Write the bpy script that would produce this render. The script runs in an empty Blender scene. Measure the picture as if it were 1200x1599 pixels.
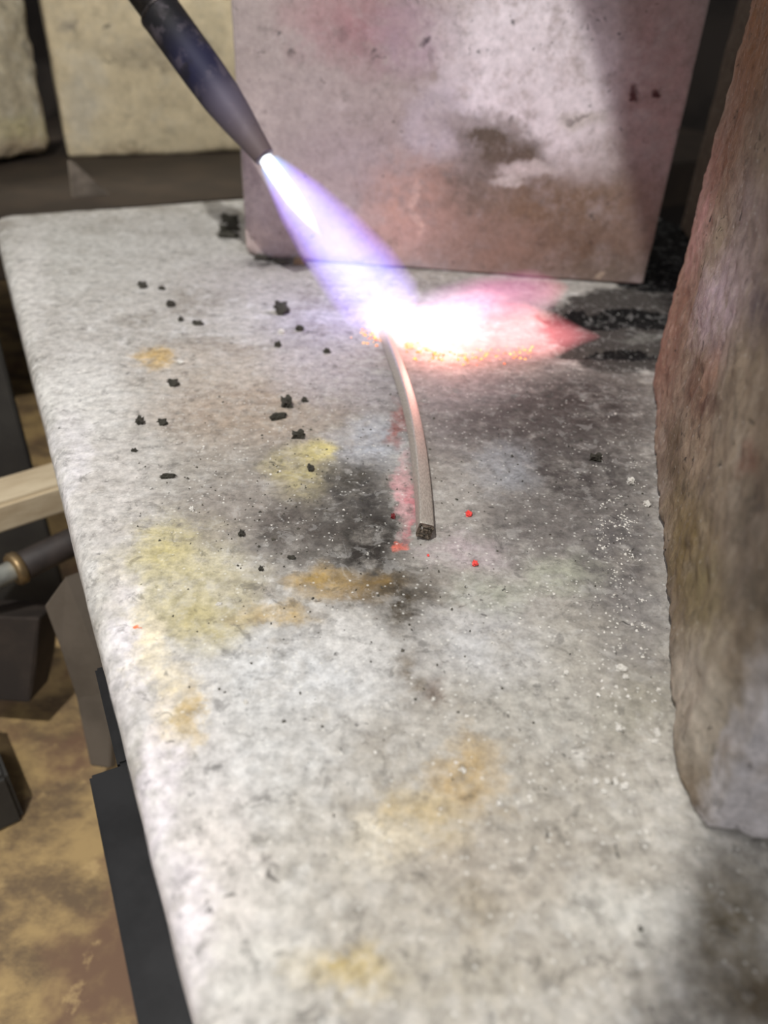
import bpy, bmesh, math, random
import numpy as np
from mathutils import Matrix, Vector

# ------------------------------------------------------------------ camera
F, CX, CY, H = 1200.0, 600.0, 799.5, 0.145
_u = np.array([81, 1704, 1200.0]); _u /= np.linalg.norm(_u)
_y = np.array([0, 0, -1.0]); _y = _y - (_y @ _u) * _u; _y /= np.linalg.norm(_y)
RC = np.array([np.cross(_y, _u), _y, _u])            # camera axes -> world axes
CAM = np.array([0, 0, H])

S = bpy.context.scene
COL = S.collection
cam_data = bpy.data.cameras.new('camera')
cam_data.sensor_fit = 'VERTICAL'; cam_data.sensor_height = 36; cam_data.sensor_width = 27
cam_data.lens = F / 1599 * 36
cam_data.clip_start = 0.005; cam_data.clip_end = 20
cam_data.dof.use_dof = True; cam_data.dof.focus_distance = 0.240; cam_data.dof.aperture_fstop = 9.5
cam = bpy.data.objects.new('camera', cam_data); COL.objects.link(cam)
M = Matrix.Identity(4)
for i in range(3):
    for j in range(3): M[i][j] = RC[i][j]
    M[i][3] = CAM[i]
cam.matrix_world = M
S.camera = cam

# ------------------------------------------------------------------ world, lamps, exposure
S.view_settings.view_transform = 'Standard'; S.view_settings.look = 'None'
S.view_settings.exposure = 0.0; S.view_settings.gamma = 1.0; S.view_settings.use_curve_mapping = False
W = bpy.data.worlds.new('workshop_air'); S.world = W; W.use_nodes = True
W.node_tree.nodes['Background'].inputs[0].default_value = (0.96, 0.95, 1.0, 1)
W.node_tree.nodes['Background'].inputs[1].default_value = 0.26

def lamp(name, kind, loc, aim, energy, color, **kw):
    l = bpy.data.lights.new(name, kind); l.energy = energy; l.color = color
    for k, v in kw.items(): setattr(l, k, v)
    o = bpy.data.objects.new(name, l); COL.objects.link(o); o.location = loc
    if aim is not None: o.rotation_euler = Vector(aim).to_track_quat('-Z', 'Y').to_euler()
    return o
lamp('bench_lamp', 'SPOT', (-0.15, -0.10, 0.70), (-0.2368, 0.4787, -0.8454), 21.0, (1.0, 0.985, 0.96),
     spot_size=math.radians(67.2), spot_blend=0.022, shadow_soft_size=0.006)
lamp('overhead_fill', 'AREA', (-0.9, 0.3, 1.5), (0.9, 0.1, -1.5), 4.0, (1.0, 0.97, 0.93), size=0.7)  # added unseen soft fill from overhead left
lamp('front_fill', 'AREA', (0.22, -0.80, 0.55), (-0.10, 1.15, -0.45), 2.8, (0.97, 0.97, 1.0), size=0.25)  # added unseen fill to brighten the side brick's near end
lamp('shelf_fill', 'SPOT', (-0.62, 0.44, 0.36), (0.37, 0.31, -0.28), 30.0, (1.0, 0.97, 0.90), spot_size=math.radians(40), spot_blend=0.8, shadow_soft_size=0.08)  # added unseen fill that brightens the pale back bricks

# ------------------------------------------------------------------ small helpers
def ray(px, py): return RC @ np.array([px - CX, -(py - CY), -F])
def at(px, py, z=0.0):
    d = ray(px, py); return CAM + d * ((z - H) / d[2])
def on(px, py, A, n):
    d = ray(px, py); return CAM + d * (((A - CAM) @ n) / (d @ n))
def dist(p): return float(-(RC.T @ (np.asarray(p) - CAM))[2])
def unit(v): v = np.asarray(v, float); return v / np.linalg.norm(v)
def lin(r, g, b):
    f = lambda c: ((c / 255 + 0.055) / 1.055) ** 2.4 if c > 10 else c / 255 / 12.92
    return (f(r), f(g), f(b), 1.0)

_rg = np.random.default_rng(7)
_perm = np.concatenate([_rg.permutation(256)] * 3)
_grad = _rg.normal(size=(256, 3)); _grad /= np.linalg.norm(_grad, axis=1)[:, None]
def perlin(P):
    P = np.asarray(P, float); I = np.floor(P).astype(int); f = P - I; I &= 255
    w = f * f * f * (f * (f * 6 - 15) + 10); r = 0
    for dx in (0, 1):
        wx = w[:, 0] if dx else 1 - w[:, 0]
        for dy in (0, 1):
            wy = w[:, 1] if dy else 1 - w[:, 1]
            for dz in (0, 1):
                wz = w[:, 2] if dz else 1 - w[:, 2]
                h = _perm[_perm[_perm[I[:, 0] + dx] + I[:, 1] + dy] + I[:, 2] + dz]
                r = r + wx * wy * wz * ((f - [dx, dy, dz]) * _grad[h]).sum(1)
    return r * 1.6
def fbm(P, n=4, k=0.5):
    P = np.asarray(P, float); a, r = 1.0, 0
    for i in range(n):
        r = r + a * perlin(P * 2.0 ** i + 17.3 * i); a *= k
    return r

def mesh_obj(name, V, Fc, mat, parent=None, smooth=True):
    me = bpy.data.meshes.new(name)
    me.from_pydata([tuple(v) for v in V] if not isinstance(V, np.ndarray) else V.tolist(), [], Fc if not isinstance(Fc, np.ndarray) else Fc.tolist())
    if smooth: me.polygons.foreach_set('use_smooth', [True] * len(me.polygons))
    if mat: me.materials.append(mat)
    me.update()
    o = bpy.data.objects.new(name, me); COL.objects.link(o)
    if parent: o.parent = parent
    return o
def tag(o, label=None, cat=None, group=None, kind=None):
    for k, v in (('label', label), ('category', cat), ('group', group), ('kind', kind)):
        if v: o[k] = v
    return o
def empty(name, loc, label, cat, group=None):
    o = bpy.data.objects.new(name, None); COL.objects.link(o); o.location = tuple(loc); o.empty_display_size = 0.01
    return tag(o, label, cat, group)
def frame(origin, xdir):
    """matrix with z up, x along xdir (horizontal), at origin"""
    x = unit([xdir[0], xdir[1], 0]); y = np.array([-x[1], x[0], 0])
    m = Matrix.Identity(4)
    for i in range(3):
        m[i][0], m[i][1], m[i][2], m[i][3] = x[i], y[i], (0, 0, 1)[i], origin[i]
    return m
def npm(m): return np.array([list(r) for r in m])

# ------------------------------------------------------------------ materials
class NT:
    def __init__(s, name):
        s.mat = bpy.data.materials.new(name); s.mat.use_nodes = True
        s.t = s.mat.node_tree; s.n = s.t.nodes; s.l = s.t.links
        s.bsdf = s.n.get('Principled BSDF'); s.out = s.n.get('Material Output')
    def new(s, k, **kw):
        x = s.n.new(k)
        for a, b in kw.items(): setattr(x, a, b)
        return x
    def put(s, sock, v):
        if hasattr(v, 'is_linked') or isinstance(v, bpy.types.NodeSocket): s.l.new(v, sock)
        else: sock.default_value = v
    def math(s, op, a, b=0.0, clamp=False):
        x = s.new('ShaderNodeMath', operation=op, use_clamp=clamp); s.put(x.inputs[0], a); s.put(x.inputs[1], b); return x.outputs[0]
    def vec(s, op, a, b):
        x = s.new('ShaderNodeVectorMath', operation=op); s.put(x.inputs[0], a); s.put(x.inputs[1], b)
        return x.outputs['Value'] if op in ('DOT_PRODUCT', 'LENGTH', 'DISTANCE') else x.outputs[0]
    def mix(s, fac, a, b, mode='MIX'):
        x = s.new('ShaderNodeMix', data_type='RGBA', blend_type=mode); s.put(x.inputs[0], fac); s.put(x.inputs[6], a); s.put(x.inputs[7], b); return x.outputs[2]
    def ramp(s, v, lo, hi, a=0.0, b=1.0, kind='SMOOTHSTEP'):
        x = s.new('ShaderNodeMapRange', interpolation_type=kind, clamp=True) if kind != 'LINEAR' else s.new('ShaderNodeMapRange', clamp=True)
        for i, q in enumerate((v, lo, hi, a, b)): s.put(x.inputs[i], q)
        return x.outputs[0]
    def noise(s, co, scale, detail=4.0, rough=0.55, dist=0.0, color=False):
        x = s.new('ShaderNodeTexNoise'); s.put(x.inputs['Vector'], co)
        x.inputs['Scale'].default_value = scale; x.inputs['Detail'].default_value = detail
        x.inputs['Roughness'].default_value = rough; x.inputs['Distortion'].default_value = dist
        return x.outputs['Color' if color else 'Fac']
    def voro(s, co, scale, rnd=1.0):
        x = s.new('ShaderNodeTexVoronoi'); s.put(x.inputs['Vector'], co); x.inputs['Scale'].default_value = scale
        x.inputs['Randomness'].default_value = rnd; return x
    def co(s): return s.new('ShaderNodeTexCoord').outputs['Object']
    def scaled(s, co, v): return s.vec('MULTIPLY', co, v)

def stone(name, base, dark, light, blobs=(), local=None, big=28.0, fine=260.0, warp=0.010, pit=0.5, speck=0.35, bump=0.5,
          streak=None, rough=0.92, contrast=1.0, bumpd=0.0012):
    """mottled refractory: base/dark/light colours, pits, pale flecks and placed stains or painted light. A blob is
    (centre, du, dv, colour, strength, edge): world-space centre and half axes on the surface"""
    g = NT(name); co = g.co()
    cc = co if streak is None else g.scaled(co, streak)
    n_big = g.noise(cc, big, 6, 0.62); n_mid = g.noise(cc, big * 3.6, 6, 0.65); n_fine = g.noise(cc, fine, 5, 0.65)
    c = g.mix(g.ramp(n_big, 0.40, 0.68, 0, 0.8 * contrast), base, dark)
    c = g.mix(g.ramp(n_mid, 0.50, 0.68, 0, 0.75 * contrast), c, light)
    w = g.vec('SUBTRACT', g.noise(co, 42, 6, 0.68, color=True), (0.5, 0.5, 0.5))
    w = g.vec('MULTIPLY', w, (warp * 4, warp * 4, warp * 4)); cw = g.vec('ADD', co, w)
    n_det = g.noise(co, fine * 0.62, 9, 0.76); n_pat = g.noise(co, fine * 0.24, 8, 0.72)
    jit = g.ramp(n_pat, 0.34, 0.60, 0.25, 1.2, 'LINEAR')
    brk = g.math('MULTIPLY', g.math('SUBTRACT', n_pat, 0.5), 3.0)
    inv = np.linalg.inv(local) if local is not None else np.eye(4)
    for (p, du, dv, colr, st, edge, dn) in blobs:
        pl = (inv @ np.append(p, 1))[:3]; A = np.stack([inv[:3, :3] @ du, inv[:3, :3] @ dv], 1)
        B = np.linalg.pinv(A) if dn is None else np.linalg.inv(np.concatenate([A, (inv[:3, :3] @ dn)[:, None]], 1))
        d = g.vec('SUBTRACT', cw, tuple(pl))
        x = g.vec('DOT_PRODUCT', d, tuple(B[0])); y = g.vec('DOT_PRODUCT', d, tuple(B[1]))
        rr_ = g.math('ADD', g.math('MULTIPLY', x, x), g.math('MULTIPLY', y, y))
        if dn is not None:
            zz_ = g.vec('DOT_PRODUCT', d, tuple(B[2])); rr_ = g.math('ADD', rr_, g.math('MULTIPLY', zz_, zz_))
        r = g.math('SQRT', rr_)
        r = g.math('ADD', r, g.math('MULTIPLY', brk, edge * 1.3))
        m = g.ramp(r, 1.0 + edge * 0.8, max(0.0, 1.0 - edge), 0, st)
        m = g.math('MULTIPLY', m, jit, True)
        c = g.mix(m, c, colr)
    # fine grain, broken flakes, dark pits, white flecks: all real surface colour
    c = g.mix(1.0, c, g.ramp(n_det, 0.36, 0.64, 1 - 0.36 * contrast, 1 + 0.22 * contrast, 'LINEAR'), 'MULTIPLY')
    flake = g.noise(g.vec('ADD', co, (1.7, 0.4, 0.9)), fine * 0.36, 10, 0.72, 0.5)
    c = g.mix(g.ramp(flake, 0.545, 0.60, 0, 0.5 * contrast), c, g.mix(0.35, c, light))
    c = g.mix(g.ramp(flake, 0.435, 0.385, 0, 0.6 * contrast), c, g.mix(0.6, c, (0.05, 0.047, 0.042, 1)))
    gate = g.noise(co, 33, 3, 0.6)
    pn = g.noise(g.vec('ADD', co, (0.2, 0.9, 0.3)), fine * 0.62, 4, 0.6, 0.8)
    pits = g.math('MULTIPLY', g.ramp(pn, 0.635, 0.70), g.ramp(gate, 0.42, 0.58), True)
    c = g.mix(g.math('MULTIPLY', pits, pit, True), c, (0.035, 0.033, 0.03, 1))
    v2 = g.voro(g.vec('ADD', co, (0.37, 0.11, 0.2)), fine * 1.5)
    fl = g.math('MULTIPLY', g.ramp(v2.outputs['Distance'], 0.30, 0.16), g.ramp(v2.outputs['Color'], 0.70, 0.74), True)
    c = g.mix(g.math('MULTIPLY', fl, speck, True), c, lin(232, 230, 222))
    g.l.new(c, g.bsdf.inputs['Base Color']); g.bsdf.inputs['Roughness'].default_value = rough
    g.bsdf.inputs['Specular IOR Level'].default_value = 0.25
    b = g.new('ShaderNodeBump'); b.inputs['Strength'].default_value = bump; b.inputs['Distance'].default_value = bumpd
    hgt = g.math('SUBTRACT', g.math('ADD', g.math('MULTIPLY', n_det, 1.1), g.math('MULTIPLY', flake, 0.9)), g.math('MULTIPLY', pits, 0.6))
    g.l.new(hgt, b.inputs['Height']); g.l.new(b.outputs[0], g.bsdf.inputs['Normal'])
    return g.mat

def plain(name, a, b, scale=60.0, rough=0.6, metal=0.0, bump=0.15, stretch=(1, 1, 1), spec=0.4):
    g = NT(name); co = g.scaled(g.co(), stretch); n = g.noise(co, scale, 6, 0.62)
    g.l.new(g.mix(g.ramp(n, 0.36, 0.64), a, b), g.bsdf.inputs['Base Color'])
    g.bsdf.inputs['Roughness'].default_value = rough; g.bsdf.inputs['Metallic'].default_value = metal
    g.bsdf.inputs['Specular IOR Level'].default_value = spec
    q = g.new('ShaderNodeBump'); q.inputs['Strength'].default_value = bump; q.inputs['Distance'].default_value = 0.0006
    g.l.new(g.noise(co, scale * 4, 4), q.inputs['Height']); g.l.new(q.outputs[0], g.bsdf.inputs['Normal'])
    return g.mat

def planar(A, n, deep=None):
    """maker of stains and painted light on the plane through A with normal n"""
    def f(px, py, dx, dy, colr, st=1.0, edge=0.6, tilt=0.0):
        c, s = math.cos(math.radians(tilt)), math.sin(math.radians(tilt))
        p = on(px, py, A, n)
        k = 4.0
        du = (on(px + dx * c / k, py + dx * s / k, A, n) - p) * k; dv = (on(px - dy * s / k, py + dy * c / k, A, n) - p) * k
        return (p, du, dv, lin(*colr), st, edge, None if deep is None else np.asarray(n) * deep)
    return f

# ------------------------------------------------------------------ rough bricks
def spaced(h, r, step):
    e = [r * (1 - math.cos(a)) for a in np.linspace(0, math.pi / 2, 6)][:-1]
    mid = np.linspace(-h + r, h - r, max(3, int((2 * h - 2 * r) / step)))
    return np.array([-h + x for x in e] + list(mid) + [h - x for x in reversed(e)])
def rough_box(hx, hy, hz, r, step, amp, freq, cuts=(), wob=0.0, seed=0.0, oct=4):
    """rounded, worn brick centred on its own origin. cuts: (normal, offset, roughness) planes broken off"""
    ax = [spaced(h, min(r, h * 0.9), step) for h in (hx, hy, hz)]
    n = [len(a) for a in ax]; idx = {}; V = []; Fc = []
    def vid(i, j, k):
        t = (i, j, k)
        if t not in idx: idx[t] = len(V); V.append((ax[0][i], ax[1][j], ax[2][k]))
        return idx[t]
    for d in range(3):
        a, b = (d + 1) % 3, (d + 2) % 3
        for side in (0, n[d] - 1):
            for i in range(n[a] - 1):
                for j in range(n[b] - 1):
                    q = []
                    for (ii, jj) in ((i, j), (i + 1, j), (i + 1, j + 1), (i, j + 1)):
                        t = [0, 0, 0]; t[d] = side; t[a] = ii; t[b] = jj; q.append(vid(*t))
                    Fc.append(q if side else q[::-1])
    P = np.array(V); hh = np.array([hx, hy, hz])
    rr = r * (1 + 0.5 * perlin(P * freq * 0.35 + seed))[:, None]; rr = np.clip(rr, r * 0.4, hh.min() * 0.9)
    inner = np.clip(P, -(hh - rr), hh - rr); D = P - inner; D /= np.maximum(np.linalg.norm(D, axis=1), 1e-9)[:, None]
    Q = inner + rr * D
    Q = Q + D * (amp * fbm(P * freq + seed, oct, 0.55) + wob * perlin(P * freq * 0.2 + seed + 5))[:, None]
    for (nn, off, ro) in cuts:
        nn = unit(nn); ex = Q @ nn - (off + ro * fbm(P * 90 + seed + 3, 4, 0.6)); Q = Q - np.maximum(ex, 0)[:, None] * nn
    return Q, Fc
def brick_obj(name, box, m, mat, label=None, cat=None, group=None):
    o = mesh_obj(name, box[0], box[1], mat); o.matrix_world = m
    return tag(o, label, cat, group)

# ================================================================== SETTING
ZB = -0.20                                              # level of the wooden bench below the slab
SLT = 0.045                                             # slab thickness
E1 = unit(at(75, 690) - at(300, 1590)); E1[2] = 0; E1 = unit(E1)   # along the slab's left edge, away
E2 = np.array([E1[1], -E1[0], 0])                       # across the slab, to the right
OSB = NT('oriented_strand_board')
_c = OSB.co(); _a = OSB.noise(OSB.scaled(_c, (0.8, 1.2, 1)), 34, 7, 0.66); _b = OSB.noise(OSB.vec('ADD', _c, (3, 1, 0)), 16, 5, 0.6)
_k = OSB.mix(OSB.ramp(_a, 0.36, 0.62), lin(112, 92, 68), lin(176, 148, 100))
_k = OSB.mix(OSB.ramp(_b, 0.52, 0.68), _k, lin(120, 92, 70)); _k = OSB.mix(OSB.ramp(OSB.noise(_c, 90, 4), 0.58, 0.72, 0, 0.5), _k, lin(206, 176, 122))
OSB.l.new(_k, OSB.bsdf.inputs['Base Color']); OSB.bsdf.inputs['Roughness'].default_value = 0.7
wall_mat = plain('dark_gap_backing', lin(40, 36, 33), lin(58, 52, 47), 12, 0.9)  # dark colour put on the back wall to keep the gap black
def slab_box(name, lo, hi, mat, kind=None, parent=None, m=None):
    bm = bmesh.new(); bmesh.ops.create_cube(bm, size=1)
    for v in bm.verts:
        for i in range(3): v.co[i] = lo[i] + (v.co[i] + 0.5) * (hi[i] - lo[i])
    bmesh.ops.bevel(bm, geom=bm.edges[:], offset=min(0.002, 0.2 * min(hi[i] - lo[i] for i in range(3))), segments=2, affect='EDGES')
    me = bpy.data.meshes.new(name); bm.to_mesh(me); bm.free(); me.materials.append(mat)
    o = bpy.data.objects.new(name, me); COL.objects.link(o)
    if m is not None: o.matrix_world = m
    if parent: o.parent = parent
    if kind: o['kind'] = kind
    return o
slab_box('floor', (-1.6, -1.0, ZB - 0.03), (1.6, 1.9, ZB), OSB.mat, 'structure')
slab_box('wall_back', (-1.6, 1.30, ZB), (1.6, 1.36, 1.2), wall_mat, 'structure')

# ================================================================== THE SLAB
upA, upB = at(385, 402), at(1005, 447)
UX = unit(upB - upA); UN = np.cross(UX, [0, 0, 1])      # along the upright's foot; its face normal, to the camera
PZ = planar(np.zeros(3), np.array([0, 0, 1.0]))
ORI = at(75, 690); ORI = ORI - E1 * (ORI @ E1)          # point of the left edge level with the camera
c_far = at(10, 335); L_FAR = (c_far - ORI) @ E1
SW, L_NEAR = 0.46, -0.10
bl = PZ
slab_stains_shade = [
    bl(420, 700, 190, 110, (146, 138, 127), .75, .7), bl(400, 800, 170, 60, (136, 129, 120), .7, .7), bl(500, 530, 90, 60, (164, 158, 160), .7, .7),
    bl(860, 760, 330, 260, (140, 134, 128), .75, .8), bl(900, 1180, 300, 260, (166, 160, 148), .7, .8), bl(700, 1400, 300, 220, (176, 168, 154), .6, .8),  # lamp falloff painted in: right half of the slab toned down broadly
    bl(100, 700, 130, 420, (214, 211, 206), .6, .7), bl(280, 1300, 110, 320, (228, 222, 220), .6, .7), bl(760, 620, 240, 70, (126, 118, 115), .8, .7),
    bl(120, 400, 130, 70, (212, 211, 204), .5), bl(300, 380, 120, 50, (205, 203, 198), .5), bl(420, 430, 110, 40, (176, 170, 170), .5),
    bl(380, 640, 150, 55, (176, 156, 136), .6), bl(330, 570, 120, 40, (186, 172, 155), .5), bl(238, 560, 30, 18, (200, 172, 120), .9, .4),
    bl(480, 580, 70, 35, (196, 188, 190), .5), bl(560, 600, 70, 40, (165, 158, 160), .6), bl(580, 690, 60, 45, (178, 182, 190), .7),
    bl(120, 620, 70, 60, (222, 220, 214), .6), bl(160, 780, 80, 110, (206, 200, 194), .5),
    bl(280, 900, 100, 90, (200, 190, 148), .75, .7), bl(262, 850, 40, 40, (200, 188, 132), .7), bl(320, 970, 70, 40, (188, 176, 126), .7),
    bl(470, 740, 50, 45, (182, 170, 122), .8), bl(500, 700, 24, 20, (214, 200, 130), .7),
    bl(380, 800, 90, 50, (150, 142, 134), .6), bl(470, 830, 80, 55, (86, 80, 75), .9),
    bl(560, 770, 70, 60, (72, 69, 66), .95), bl(575, 850, 75, 70, (52, 48, 44), 1.1, .7), bl(545, 745, 36, 26, (78, 74, 66), .8),
    bl(500, 910, 70, 26, (168, 142, 92), .9, .5), bl(430, 965, 60, 20, (190, 164, 112), .8, .5), bl(590, 915, 46, 24, (140, 112, 60), .8),
    bl(630, 940, 60, 60, (70, 62, 50), .9), bl(650, 1060, 50, 40, (112, 100, 84), .75), bl(690, 1090, 24, 16, (100, 80, 66), .7),
    bl(460, 1050, 160, 75, (212, 213, 213), .7), bl(560, 1000, 60, 50, (216, 214, 210), .7), bl(420, 1170, 130, 80, (214, 214, 212), .55),
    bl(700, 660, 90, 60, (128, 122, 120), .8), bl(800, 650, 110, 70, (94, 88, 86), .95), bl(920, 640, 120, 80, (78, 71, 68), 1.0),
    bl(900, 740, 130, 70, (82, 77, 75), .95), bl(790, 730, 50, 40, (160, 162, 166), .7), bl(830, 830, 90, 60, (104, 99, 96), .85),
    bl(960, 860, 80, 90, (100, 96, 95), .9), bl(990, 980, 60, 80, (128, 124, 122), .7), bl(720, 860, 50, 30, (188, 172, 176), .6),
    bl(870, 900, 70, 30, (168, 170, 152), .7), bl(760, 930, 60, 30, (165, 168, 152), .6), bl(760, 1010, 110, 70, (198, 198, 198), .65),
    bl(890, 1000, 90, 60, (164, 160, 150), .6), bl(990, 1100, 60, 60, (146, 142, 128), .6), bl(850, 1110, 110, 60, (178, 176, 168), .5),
    bl(725, 1210, 62, 66, (180, 154, 108), .85), bl(650, 1290, 76, 58, (192, 172, 130), .8), bl(600, 1330, 60, 40, (222, 214, 196), .6),
    bl(540, 1505, 84, 62, (190, 170, 118), .8), bl(760, 1350, 130, 70, (170, 160, 146), .6), bl(740, 1420, 60, 40, (150, 138, 116), .6),
    bl(1000, 1420, 110, 60, (206, 204, 196), .6), bl(1130, 1450, 70, 130, (120, 110, 90), .85), bl(1190, 1560, 70, 80, (104, 94, 78), .9),
    bl(720, 1520, 140, 60, (168, 160, 142), .5), bl(420, 1470, 80, 140, (216, 213, 205), .6), bl(350, 1350, 60, 120, (232, 224, 216), .6),
    bl(232, 1010, 30, 70, (236, 224, 196), .85, .4), bl(270, 1100, 36, 60, (232, 216, 178), .7), bl(290, 1110, 16, 34, (186, 160, 108), .7),
    bl(190, 1000, 34, 120, (236, 230, 232), .7), bl(250, 1230, 34, 120, (240, 232, 236), .75), bl(300, 1420, 40, 120, (238, 230, 234), .7),  # lit rounded left rim painted as pale strips, next line too
    bl(45, 420, 30, 80, (224, 220, 214), .6), bl(110, 720, 26, 90, (228, 224, 226), .6),
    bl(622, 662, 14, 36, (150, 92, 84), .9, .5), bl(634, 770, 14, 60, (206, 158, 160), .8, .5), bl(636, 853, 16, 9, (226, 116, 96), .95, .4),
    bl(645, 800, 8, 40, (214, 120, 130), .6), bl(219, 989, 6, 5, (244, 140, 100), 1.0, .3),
    # dark tones by the foot of the upright brick and in the two channels
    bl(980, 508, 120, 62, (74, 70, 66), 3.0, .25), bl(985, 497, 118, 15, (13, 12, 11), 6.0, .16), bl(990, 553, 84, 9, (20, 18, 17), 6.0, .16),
    bl(1050, 432, 80, 24, (10, 9, 9), 6.0, .16), bl(1120, 380, 130, 60, (14, 13, 12), 6.0, .16), bl(1000, 528, 40, 6, (112, 110, 104), 1.2, .5),  # shade of the gap beside the upright brick painted black; pale ridge last
    bl(440, 411, 50, 9, (52, 48, 46), .9, .4), bl(760, 445, 130, 10, (120, 112, 108), .7),  # shadowed gap under the upright brick painted as a dark strip first
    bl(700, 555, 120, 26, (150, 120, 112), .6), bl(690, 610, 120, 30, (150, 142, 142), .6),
]
slabM = np.eye(4)
slab_mat = stone('refractory_slab', lin(190, 186, 178), lin(150, 143, 132), lin(216, 214, 209), slab_stains_shade, None,
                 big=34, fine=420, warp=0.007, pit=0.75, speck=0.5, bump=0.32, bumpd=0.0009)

def profile(length, r, fine):
    arc = [(r * (1 - math.cos(a)), -r * (1 - math.sin(a))) for a in np.linspace(0, math.pi / 2, 9)]
    side = [(0, -SLT), (0, -SLT * 0.7), (0, -SLT * 0.4)]
    a = side + arc[:-1]
    mid = np.arange(r, length - r, fine)
    return np.array([p[0] for p in a] + list(mid) + [length - p[0] for p in reversed(a)]), np.array([p[1] for p in a] + [0] * len(mid) + [p[1] for p in reversed(a)])
p1, z1 = profile(SW, 0.006, 0.0011)
p2, z2 = profile(L_FAR - L_NEAR, 0.006, 0.0011)
Xs, Ys = np.meshgrid(p1, p2, indexing='ij'); Zs = np.maximum(z1[:, None] + z2[None, :], -SLT)
ex = np.clip(0.014 - Xs, 0, None); ey = np.clip(Ys - (L_FAR - L_NEAR - 0.014), 0, None)      # round the far left corner in plan
hyp = np.hypot(ex, ey); k = np.where((ex > 0) & (ey > 0), np.maximum(ex, ey) / np.maximum(hyp, 1e-9), 1)
Xs = np.where((ex > 0) & (ey > 0), 0.014 - ex * k, Xs); Ys = np.where((ex > 0) & (ey > 0), L_FAR - L_NEAR - 0.014 + ey * k, Ys)
Wp = ORI[None, None] + Xs[..., None] * E2 + (Ys + L_NEAR)[..., None] * E1
Wp[..., 2] = Zs
P = Wp.reshape(-1, 3)
topw = np.clip((P[:, 2] + 0.006) / 0.006, 0, 1)
rough_n = fbm(P * 140, 4, 0.6); med = fbm(P * 45 + 9, 3, 0.5); low = perlin(P * 14)
patch = np.clip(perlin(P * 22 + 31) * 1.6 + 0.45, 0.15, 1.2)
dz = 0.00016 * rough_n * patch + 0.00018 * med + 0.0004 * low - 0.0011 * np.clip(fbm(P * 180 + 50, 3, 0.6) - 0.55, 0, 1) * patch
for (ax_, ay_, bx_, by_, wd, dp) in ((870, 497, 1080, 494, 0.011, 0.004), (880, 553, 1060, 550, 0.006, 0.003)):
    a, b = at(ax_, ay_), at(bx_, by_); t = np.clip(((P - a) @ (b - a)) / ((b - a) @ (b - a)), 0, 1)
    dd = np.linalg.norm((P - a - t[:, None] * (b - a))[:, :2], axis=1) / wd
    dz -= dp * np.clip(1 - dd ** 2, 0, 1) * topw
P[:, 2] += dz * np.clip(topw * 1.5, 0.35, 1)
side_n = 0.0004 * fbm(P * 60 + 3, 3) + 0.0005 * perlin(P * 16 + 8)
P += (np.clip(1 - Xs.reshape(-1) / 0.004, 0, 1) * side_n)[:, None] * E2 + (np.clip(1 - (L_FAR - L_NEAR - Ys.reshape(-1)) / 0.004, 0, 1) * side_n)[:, None] * E1
ni, nj = Xs.shape; ii, jj = np.meshgrid(np.arange(ni - 1), np.arange(nj - 1), indexing='ij'); b0 = (ii * nj + jj).reshape(-1)
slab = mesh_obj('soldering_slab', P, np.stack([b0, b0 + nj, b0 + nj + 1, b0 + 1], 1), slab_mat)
tag(slab, 'large pale stained refractory slab with rounded left edge under everything', 'slab')

# ================================================================== BRICKS
# upright brick behind the flame
UPT, UPH = 0.064, 0.23
upW = float(np.linalg.norm(upB - upA))
upc = (upA + upB) / 2 - UN * UPT / 2 + np.array([0, 0, UPH / 2 + 0.0006])
upm = frame(upc, UX)
PU = planar(upA, UN)
up_stains_light = [
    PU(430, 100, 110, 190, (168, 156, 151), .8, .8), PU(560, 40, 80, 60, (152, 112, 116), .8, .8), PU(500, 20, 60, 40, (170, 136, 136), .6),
    PU(650, 60, 70, 60, (170, 148, 160), .6), PU(840, 120, 150, 170, (230, 222, 225), 1.2, .5), PU(690, 190, 60, 60, (196, 188, 198), .6),  # the lamp's bright patch is painted pale into the face here
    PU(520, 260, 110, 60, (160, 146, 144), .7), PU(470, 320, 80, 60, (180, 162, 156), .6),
    PU(765, 225, 60, 45, (100, 89, 79), 1.2, .6, 35), PU(815, 262, 60, 48, (104, 91, 81), 1.1, .6, 35), PU(720, 300, 70, 60, (116, 103, 94), .95), PU(700, 190, 30, 30, (140, 128, 122), .5),
    PU(640, 320, 70, 70, (184, 148, 132), .85), PU(600, 370, 120, 40, (188, 154, 142), .7),  # pink-brown brick tone with the flame's light mixed into the colour
    PU(880, 330, 160, 60, (128, 107, 90), .95, .5), PU(900, 395, 190, 45, (118, 97, 82), .95, .6), PU(760, 380, 90, 50, (150, 124, 110), .8),
    PU(950, 425, 70, 30, (116, 104, 92), .8), PU(820, 265, 50, 12, (226, 216, 214), .8, .5), PU(790, 283, 26, 10, (228, 220, 216), .8, .4),
    PU(1035, 140, 70, 190, (172, 146, 142), .9, .45), PU(1000, 330, 50, 60, (140, 116, 102), .6), PU(910, 185, 40, 14, (190, 182, 172), .7),  # right strip beyond the lamp patch tinted to set its shaded tone
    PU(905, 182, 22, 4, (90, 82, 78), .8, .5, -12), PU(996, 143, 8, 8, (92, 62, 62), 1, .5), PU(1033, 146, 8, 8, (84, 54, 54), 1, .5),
    PU(456, 78, 7, 5, (70, 62, 62), 1, .4), PU(666, 60, 7, 7, (90, 80, 86), 1, .5), PU(800, 180, 5, 5, (110, 100, 100), 1, .5),
    PU(400, 250, 30, 110, (196, 182, 176), .6), PU(390, 370, 40, 20, (196, 176, 164), .7), PU(480, 405, 110, 8, (120, 98, 88), .7),
    PU(650, 330, 5, 46, (214, 184, 170), .7, .5, -6), PU(940, 430, 6, 5, (176, 160, 140), .9, .4),
]
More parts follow.
